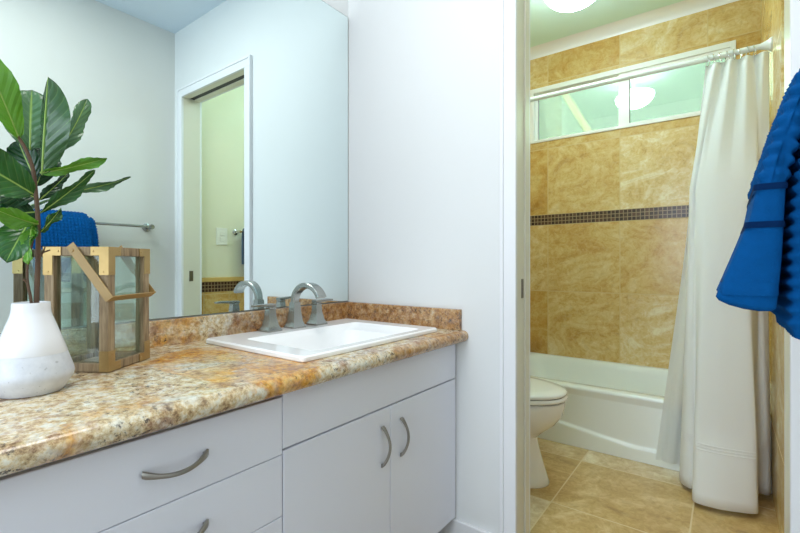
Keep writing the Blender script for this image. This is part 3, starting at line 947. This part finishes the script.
def cloth_roll(name, med, thick, y0, y1, mat, cell=0, amp=0, parent=None, ny=60, capr=0.05, wob=0.004, amp_fn=None, yshift=None):
    """thick cloth sheet: med = medial polyline in (X, Z), thick = list of thickness; extruded along Y with rounded ends"""
    P = bez([(x, z, 0) for x, z in med], 10); n = len(P)
    TH = [thick[min(len(thick) - 1, int(i / (n - 1) * (len(thick) - 1)))] * (1 - (i / (n - 1) * (len(thick) - 1) - int(i / (n - 1) * (len(thick) - 1)))) +
          thick[min(len(thick) - 1, int(i / (n - 1) * (len(thick) - 1)) + 1)] * (i / (n - 1) * (len(thick) - 1) - int(i / (n - 1) * (len(thick) - 1))) for i in range(n)]
    # resample evenly
    L = [0]
    for a, b in zip(P, P[1:]): L.append(L[-1] + (b - a).length)
    step = 0.0035; cnt = int(L[-1] / step)
    pts = []; th = []
    j = 0
    for i in range(cnt + 1):
        d = L[-1] * i / cnt
        while j < n - 2 and L[j + 1] < d: j += 1
        f = (d - L[j]) / max(1e-9, L[j + 1] - L[j]); pts.append(P[j].lerp(P[j + 1], f)); th.append(TH[j] + (TH[j + 1] - TH[j]) * f)
    loop = []
    tang = [(pts[min(i + 1, cnt)] - pts[max(i - 1, 0)]).normalized() for i in range(cnt + 1)]
    nor = [Vector((-t.y, t.x, 0)) for t in tang]
    outer = [(i, 1) for i in range(cnt + 1)]
    prof = []                                        # (index, offset factor, end extension)
    for i in range(cnt + 1): prof.append((i, 1.0, 0.0))
    for k in range(1, 6): a = PI * k / 6; prof.append((cnt, math.cos(a), math.sin(a)))
    for i in range(cnt, -1, -1): prof.append((i, -1.0, 0.0))
    for k in range(1, 6): a = PI * k / 6; prof.append((0, -math.cos(a), -math.sin(a)))
    m = MB(); rings = []
    nyy = max(8, int((y1 - y0) / 0.0035))
    caps = []
    for k in range(9): caps.append((y0 + capr * (1 - math.sin(PI / 2 * k / 9)) * 0 + 0, k / 9))
    ylist = [(y0 - 0 + capr * (1 - math.cos(PI / 2 * k / 8)), max(0.06, math.sin(PI / 2 * k / 8))) for k in range(0, 8)]
    body = [(y0 + capr + (y1 - y0 - 2 * capr) * k / nyy, 1.0) for k in range(nyy + 1)]
    ylist = ylist + body + [(y1 - (yy - y0), s) for yy, s in reversed(ylist)]
    for yy, s in ylist:
        ring = []
        for (i, f, e) in prof:
            p = pts[i] + nor[i] * (th[i] * 0.5 * f * s) + tang[i] * (th[i] * 0.14 * e * s)
            w = wob * (math.sin(yy * 31 + i * 0.02) + 0.6 * math.sin(yy * 57 + 1.3))
            p = p + nor[i] * w
            ys = yshift(p.x, p.y) if yshift else 0
            ring.append((p.x, yy + ys, p.y))
        rings.append(ring)
    m.loft(rings)
    bm = m.bm; bmesh.ops.recalc_face_normals(bm, faces=bm.faces); bm.normal_update()
    if cell:
        mv = []
        for v in bm.verts:
            g = amp_fn(v.co) if amp_fn else 1.0
            mv.append(v.normal * puff(v.co, cell, amp, v.normal) * g)
        for v, d in zip(bm.verts, mv): v.co += d
    return m.build(name, mat, parent, smooth=True, angle=0)


# bath towel folded over the bar
bt = empty('bath_towel', (TBX, -0.57, 0.93))
tag(bt, 'blue waffle bath towel hanging on the towel bar, behind the banded hand towel', 'towel', None)
o = cloth_roll('cloth', [(1.381, 0.922), (1.381, 1.02), (1.384, 1.10), (1.396, 1.155), (1.416, 1.205), (1.436, 1.233), (1.452, 1.239), (1.466, 1.232), (1.474, 1.20), (1.478, 1.10), (1.478, 0.96)],
               [0.070, 0.070, 0.064, 0.052, 0.034, 0.020, 0.017, 0.018, 0.022, 0.026, 0.026], -0.715, -0.468, 'blue', 0.0150, 0.0038, None, capr=0.012, wob=0.0012)
keep_world(o, bt)
# hand towel over it, its front flap flaring away from the wall
ht = empty('hand_towel', (TBX, -0.60, 0.95))
tag(ht, 'blue hand towel with a woven band draped over the waffle bath towel', 'towel', None)


def hand_amp(co):
    return 1.0 if co.z > 1.092 else (0.0 if co.z < 1.084 else (co.z - 1.084) / 0.008)


HMED = [(1.3065, 0.952), (1.3165, 1.00), (1.3245, 1.045), (1.3300, 1.09), (1.343, 1.145), (1.364, 1.205), (1.392, 1.244), (1.424, 1.258), (1.452, 1.2605), (1.478, 1.250), (1.495, 1.215), (1.502, 1.08)]
HTH = [0.056, 0.043, 0.030, 0.024, 0.021, 0.022, 0.019, 0.018, 0.016, 0.015, 0.014, 0.013]
o = cloth_roll('cloth', HMED, HTH, -0.725, -0.510, 'blue', 0.0150, 0.0034, None, capr=0.009, wob=0.0010, amp_fn=hand_amp)
keep_world(o, ht)
m = MB()
m.loft([[(x, y, zz) for x, y in rrect(1.3095 - hw, 1.3095 + hw, -0.7262, -0.5088, 0.012)] for hw, zz in ((0.0262, 0.960), (0.0272, 0.963), (0.0262, 0.972), (0.0252, 0.975))], True, False)
keep_world(m.build('hem', 'blue', smooth=True), ht)
for z in (1.082, 1.040):
    k = 2 if z < 1.05 else 3
    xm = 1.3245 + (z - 1.045) * (1.3300 - 1.3245) / 0.045; tk = 0.030 + (z - 1.045) * (0.024 - 0.030) / 0.045
    m = MB(); prof2 = []
    for (hw, zz) in ((tk / 2 + 0.0020, z - 0.0035), (tk / 2 + 0.0024, z), (tk / 2 + 0.0020, z + 0.0035)):
        prof2.append([(x, y, zz) for x, y in rrect(xm - hw, xm + hw, -0.7262, -0.5088, 0.008)])
    m.loft(prof2, True, False)
    b = m.build('woven_stripe', 'stripe_blue', smooth=True); keep_world(b, ht)

# ================================================================== BATHROOM
# bathtub
TY0, TY1, TX0, TX1, TH_ = 1.126, YT - 0.001, 0.009, XB - 0.009, 0.332
tub = empty('bathtub', (0.73, 1.5, 0))
tag(tub, 'white alcove bathtub along the tiled window wall', 'bathtub')
m = MB(); n = 8
rg = lambda x0, x1, y0, y1, r, z: [(x, y, z) for x, y in rrect(x0, x1, y0, y1, r, n)]
R = [rg(TX0, TX1, TY0 + 0.008, TY1, 0.004, TH_ - 0.03), rg(TX0, TX1, TY0 + 0.001, TY1, 0.006, TH_ - 0.016), rg(TX0, TX1, TY0 + 0.004, TY1, 0.008, TH_ - 0.006), rg(TX0 + 0.002, TX1 - 0.002, TY0 + 0.012, TY1 - 0.001, 0.01, TH_),
     rg(TX0 + 0.075, TX1 - 0.075, TY0 + 0.072, TY1 - 0.045, 0.12, TH_ + 0.001), rg(TX0 + 0.088, TX1 - 0.088, TY0 + 0.086, TY1 - 0.056, 0.12, TH_ - 0.008),
     rg(TX0 + 0.10, TX1 - 0.10, TY0 + 0.098, TY1 - 0.066, 0.12, TH_ - 0.04), rg(TX0 + 0.15, TX1 - 0.15, TY0 + 0.125, TY1 - 0.09, 0.12, 0.12), rg(TX0 + 0.22, TX1 - 0.20, TY0 + 0.19, TY1 - 0.15, 0.10, 0.07)]
m.loft(R, True, False); m.bm.faces.new([v for v in m.bm.verts][-len(R[-1]):])
o = m.build('shell', 'tub', smooth=True, angle=60, recalc=False); keep_world(o, tub)
# apron with a raised border that drops in an embossed curve towards the middle
m = MB(); nx, nz = 90, 90; V = []
for i in range(nx + 1):
    x = TX0 + (TX1 - TX0) * i / nx; row = []
    xx = min(x, TX0 + TX1 - x)
    zl = 0.128 if xx < 0.42 else (0.128 + (0.070 - 0.128) * (3 * ((xx - 0.42) / 0.5) ** 2 - 2 * ((xx - 0.42) / 0.5) ** 3) if xx < 0.92 else 0.070)
    if x > 0.73: zl = 0.128 - 0.058 * min(1, max(0, (x - 0.48) / 0.42))
    else: zl = 0.128 - 0.058 * min(1, max(0, (x - 0.48) / 0.42))
    for j in range(nz + 1):
        z = 0.0015 + (TH_ - 0.018) * j / nz
        d = (z - zl) / 0.0028
        y = TY0 + 0.001 + 0.012 * (1 / (1 + math.exp(-max(-30, min(30, d))))) * (1 if z < TH_ - 0.05 else max(0, (TH_ - 0.018 - z) / 0.032))
        row.append(m.bm.verts.new((x, y, z)))
    V.append(row)
for i in range(nx):
    for j in range(nz): m.bm.faces.new((V[i][j], V[i + 1][j], V[i + 1][j + 1], V[i][j + 1]))
o = m.build('apron', 'tub', smooth=True, angle=0, recalc=False); keep_world(o, tub)
keep_world(MB().lathe([(0.025, 0.0705), (0.025, 0.074), (0.012, 0.073)], (0.30, 1.5, 0), 20).build('drain', 'chrome', smooth=True), tub)

# toilet, its bowl pointing along +X from the left wall
tl = empty('toilet', (0.35, 0.60, 0))
tag(tl, 'white toilet with closed lid in front of the bathtub, half hidden by the door jamb', 'toilet')
TC = 0.62


def egg(xb, xf, hw, z, n=36, sq=2.3):
    """egg outline from xb (back) to xf (front)"""
    cx = xb + (xf - xb) * 0.48; pts = []
    for k in range(n):
        a = 2 * PI * k / n; c, s = math.cos(a), math.sin(a)
        r = (xf - cx) if c > 0 else (cx - xb)
        e = 2 / (2.0 if c > 0 else sq + 0.6)
        pts.append((cx + r * math.copysign(abs(c) ** e, c), TC + hw * math.copysign(abs(s) ** (2 / 2.1), s), z))
    return pts


m = MB()
m.loft([egg(0.16, 0.645, 0.118, 0.0), egg(0.16, 0.648, 0.120, 0.006), egg(0.17, 0.640, 0.112, 0.03), egg(0.18, 0.618, 0.098, 0.10), egg(0.18, 0.598, 0.090, 0.17),
        egg(0.17, 0.592, 0.092, 0.205), egg(0.16, 0.622, 0.118, 0.235), egg(0.15, 0.672, 0.150, 0.275), egg(0.15, 0.704, 0.170, 0.32), egg(0.15, 0.714, 0.176, 0.360), egg(0.15, 0.716, 0.177, 0.384), egg(0.155, 0.710, 0.172, 0.389)])
keep_world(m.build('bowl', 'toilet', smooth=True, angle=50), tl)
m = MB(); m.loft([egg(0.205, 0.716, 0.176, 0.3895), egg(0.2, 0.718, 0.178, 0.3935)])
keep_world(m.build('seat_gap_fill', 'toilet_gap', smooth=True), tl)  # grey layer filling the gap between bowl and seat
m = MB(); m.loft([egg(0.20, 0.722, 0.181, 0.3935), egg(0.195, 0.727, 0.185, 0.398), egg(0.195, 0.727, 0.185, 0.406), egg(0.20, 0.722, 0.181, 0.411)])
keep_world(m.build('seat', 'toilet', smooth=True, angle=60), tl)
m = MB(); m.loft([egg(0.205, 0.716, 0.175, 0.411), egg(0.2, 0.717, 0.176, 0.4145)])
keep_world(m.build('lid_gap_fill', 'toilet_gap', smooth=True), tl)  # grey layer filling the gap between seat and lid
m = MB(); m.loft([egg(0.20, 0.718, 0.178, 0.4145), egg(0.195, 0.723, 0.183, 0.418), egg(0.195, 0.724, 0.183, 0.426), egg(0.205, 0.716, 0.176, 0.433), egg(0.25, 0.66, 0.13, 0.438), egg(0.34, 0.55, 0.06, 0.440)])
keep_world(m.build('lid', 'toilet', smooth=True, angle=60), tl)
keep_world(MB().box(0.012, 0.185, TC - 0.22, TC + 0.22, 0.385, 0.70, 0.02, 4).build('tank', 'toilet', smooth=True), tl)
keep_world(MB().box(0.010, 0.195, TC - 0.23, TC + 0.23, 0.7005, 0.735, 0.010, 3).build('tank_lid', 'toilet', smooth=True), tl)
m = MB(); m.tube([(0.185, TC - 0.16, 0.64), (0.205, TC - 0.16, 0.64)], 0.009, 12); m.ribbon([(0.203, TC - 0.165, 0.64), (0.206, TC - 0.09, 0.633)], 0.014, 0.006, (0, 0, 1))
keep_world(m.build('flush_lever', 'chrome', smooth=True), tl)

# ceiling light
LXc, LYc = 0.655, 0.99
cl = empty('ceiling_light', (LXc, LYc, ZB))
DZ = -0.097
tag(cl, 'round white dome light on the bathroom ceiling', 'ceiling light')
MB().lathe([(0.060, -0.0005), (0.060, -0.018), (0.05, -0.024), (0.014, -0.028), (0.014, DZ - 0.03)], n=32).build('canopy', 'trim', cl, smooth=True)
MB().lathe([(0.015, DZ - 0.034), (0.11, DZ - 0.042), (0.150, DZ - 0.052), (0.155, DZ - 0.058)] + [(0.155 * math.cos(a), DZ - 0.058 - 0.110 * math.sin(a)) for a in [PI / 2 * k / 12 for k in range(1, 12)]] + [(0.004, DZ - 0.168)], n=40).build('dome_shade', 'lamp', cl, smooth=True, angle=0)

# shower rod
RY, RZ = 1.105, 1.945
rodt = empty('shower_rod', (XB, RY, RZ))
tag(rodt, 'white shower curtain rod below the bathroom window, ending in a flange on the right wall', 'curtain rod')
keep_world(MB().tube([(0.010, RY, RZ), (XB - 0.010, RY, RZ)], 0.0125, 18).build('rod', 'rod', smooth=True), rodt)
for x, s in ((XB - 0.008, -1), (0.008, 1)):
    keep_world(MB().lathe([(0.030, x), (0.030, x + s * 0.006), (0.022, x + s * 0.014), (0.016, x + s * 0.030), (0.0127, x + s * 0.04)], (0, RY, RZ), 24, 'X').build('flange', 'rod', smooth=True), rodt)


# shower curtain
def curtain(name, top, levels, mat, parent, nu=160, nz=50, ztop=1.915):
    """top: fn(s)->(x,y) at the rod; levels: list of (z, polyline control points in XY) from top to floor"""
    polys = []
    for z, ctrl in levels:
        P = bez([(x, y, 0) for x, y in ctrl], 20); L = [0]
        for a, b in zip(P, P[1:]): L.append(L[-1] + (b - a).length)
        row = []; j = 0
        for i in range(nu + 1):
            d = L[-1] * i / nu
            while j < len(P) - 2 and L[j + 1] < d: j += 1
            row.append(P[j].lerp(P[j + 1], (d - L[j]) / max(1e-9, L[j + 1] - L[j])))
        polys.append((z, row))
    rings = []
    for k in range(nz + 1):
        z = levels[0][0] + (levels[-1][0] - levels[0][0]) * k / nz
        q = 0
        while q < len(polys) - 2 and polys[q + 1][0] > z: q += 1
        z0, r0 = polys[q]; z1, r1 = polys[q + 1]; f = (z0 - z) / (z0 - z1)
        f = max(0, min(1, f))
        rings.append([(a.lerp(b, f).x, a.lerp(b, f).y, z) for a, b in zip(r0, r1)])
    return rings


topw = []
for i in range(25):
    s = i / 24
    topw.append((1.213 + 0.222 * s, 1.102 + 0.013 * math.sin(s * 2 * PI * 4.0 + 0.6)))
midw = [(1.162, 1.090), (1.154, 1.062), (1.164, 1.036), (1.180, 1.042), (1.184, 1.022), (1.25, 1.012), (1.32, 1.016), (1.386, 1.026), (1.396, 1.042), (1.392, 1.066), (1.408, 1.082), (1.437, 1.088)]
low = [(1.135, 1.085), (1.126, 1.03), (1.138, 0.985), (1.166, 0.965), (1.182, 0.962), (1.184, 0.900), (1.250, 0.886), (1.310, 0.890), (1.376, 0.902), (1.386, 0.925), (1.381, 0.985), (1.396, 1.03), (1.425, 1.035), (1.438, 1.075), (1.430, 1.10)]
bot = [(1.132, 1.060), (1.118, 1.010), (1.130, 0.950), (1.160, 0.920), (1.178, 0.915), (1.180, 0.808), (1.245, 0.793), (1.310, 0.808), (1.376, 0.838), (1.389, 0.872), (1.386, 0.98), (1.398, 1.045), (1.428, 1.048), (1.440, 1.080), (1.432, 1.11)]
sc_ = empty('shower_curtain', (1.3, 1.0, 0))
tag(sc_, 'white fabric shower curtain drawn to the right side of the bathtub', 'curtain')
rings = curtain('c', None, [(1.915, topw), (1.35, midw), (0.30, low), (0.022, bot)], 'curtain', sc_)
m = MB(); m.loft(rings, False, False)
o = m.build('panel', 'curtain', smooth=True, angle=0, recalc=False); keep_world(o, sc_)
sol = o.modifiers.new('thickness', 'SOLIDIFY'); sol.thickness = 0.0016
# hem band with pin-tucks near the bottom
hb = MB()
rr = rings[int(50 * (1.915 - 0.235) / (1.915 - 0.022)):]
for zt in (0.243, 0.232, 0.221):
    q = (1.915 - zt) / (1.915 - 0.022) * 50; k0 = int(q); f = q - k0
    ln_ = [Vector(a).lerp(Vector(b), f) + Vector((0, -0.0016, 0)) for a, b in zip(rings[k0], rings[k0 + 1])]
    hb.tube([p for p in ln_[::2]], 0.0021, 6)
o = hb.build('pin_tucks', 'curtain', smooth=True); keep_world(o, sc_)
# liner behind it
li = empty('curtain_liner', (1.2, 1.12, 0))
tag(li, 'sheer white liner hanging outside the tub behind the white shower curtain', 'curtain')
lt = [(1.212 + 0.20 * i / 16, 1.112 + 0.008 * math.sin(i * 2.2)) for i in range(17)]
lm = [(1.125 + 0.28 * i / 16, 1.112 + 0.006 * math.sin(i * 2.0)) for i in range(17)]
lb = [(1.010 + 0.38 * i / 16, 1.108 + 0.010 * math.sin(i * 1.9)) for i in range(17)]
rings2 = curtain('l', None, [(1.915, lt), (1.0, lm), (0.04, lb)], 'liner', li, nu=80, nz=30)
m = MB(); m.loft(rings2, False, False)
o = m.build('panel', 'liner', smooth=True, angle=0, recalc=False); keep_world(o, li)
# curtain rings
proto = None
ords = ['nearest the right wall', 'second from the right wall', 'third from the right wall', 'fourth from the right wall', 'fifth from the right wall', 'sixth from the right wall', 'seventh from the right wall', 'farthest from the right wall']
for i in range(8):
    x = 1.388 - 0.024 * i
    if proto is None:
        m = MB(); c = [(0.004 * math.sin(2 * a), 0.019 * math.sin(a), -0.010 + 0.024 * math.cos(a)) for a in [2 * PI * k / 24 for k in range(25)]]
        m.tube(c, 0.0017, 6)
        r = m.build('curtain_ring', 'chrome', smooth=True); proto = r
    else:
        r = proto.copy(); COL.objects.link(r)
    r.location = (x, RY, RZ - 0.0005); r.rotation_euler = (0, 0, 0.25 * math.sin(i * 2.1))
    tag(r, 'metal curtain ring on the white shower rod, ' + ords[i], 'curtain ring', 'rings holding the shower curtain')

# switch plate on the bathroom's right wall (seen in the mirror)
sw = empty('switch_plate', (XB, 0.28, 1.187))
tag(sw, 'white switch plate on the yellow bathroom wall above the tile wainscot', 'switch')
keep_world(MB().box(XB - 0.006, XB - 0.0003, 0.240, 0.320, 1.130, 1.244, 0.002).build('plate', 'plastic'), sw)
for z in (1.168, 1.206):
    keep_world(MB().box(XB - 0.009, XB - 0.006, 0.264, 0.296, z - 0.014, z + 0.014, 0.002).build('rocker', 'plastic'), sw)
# bathroom towel bar with a slate towel
b2 = empty('towel_bar', (XB, 0.55, 1.223))
tag(b2, 'short chrome towel bar on the bathroom wall past the switch plate', 'towel bar')
keep_world(MB().tube([(XB - 0.06, 0.375, 1.222), (XB - 0.06, 0.67, 1.222)], 0.006, 12).build('bar', 'chrome', smooth=True), b2)
for y in (0.381, 0.664):
    keep_world(MB().lathe([(0.02, XB - 0.0003), (0.02, XB - 0.006), (0.01, XB - 0.012), (0.009, XB - 0.068)], (0, y, 1.222), 16, 'X').build('post', 'chrome', smooth=True), b2)
o = cloth_roll('hanging_towel', [(XB - 0.082, 0.93), (XB - 0.081, 1.05), (XB - 0.078, 1.18), (XB - 0.06, 1.241), (XB - 0.044, 1.18), (XB - 0.043, 1.0)], [0.018, 0.018, 0.018, 0.018, 0.016, 0.016], 0.405, 0.63, 'navy_grey', 0, 0, None, capr=0.008, wob=0.001)
tag(o, 'slate blue towel hanging on the chrome bar in the bathroom', 'towel')
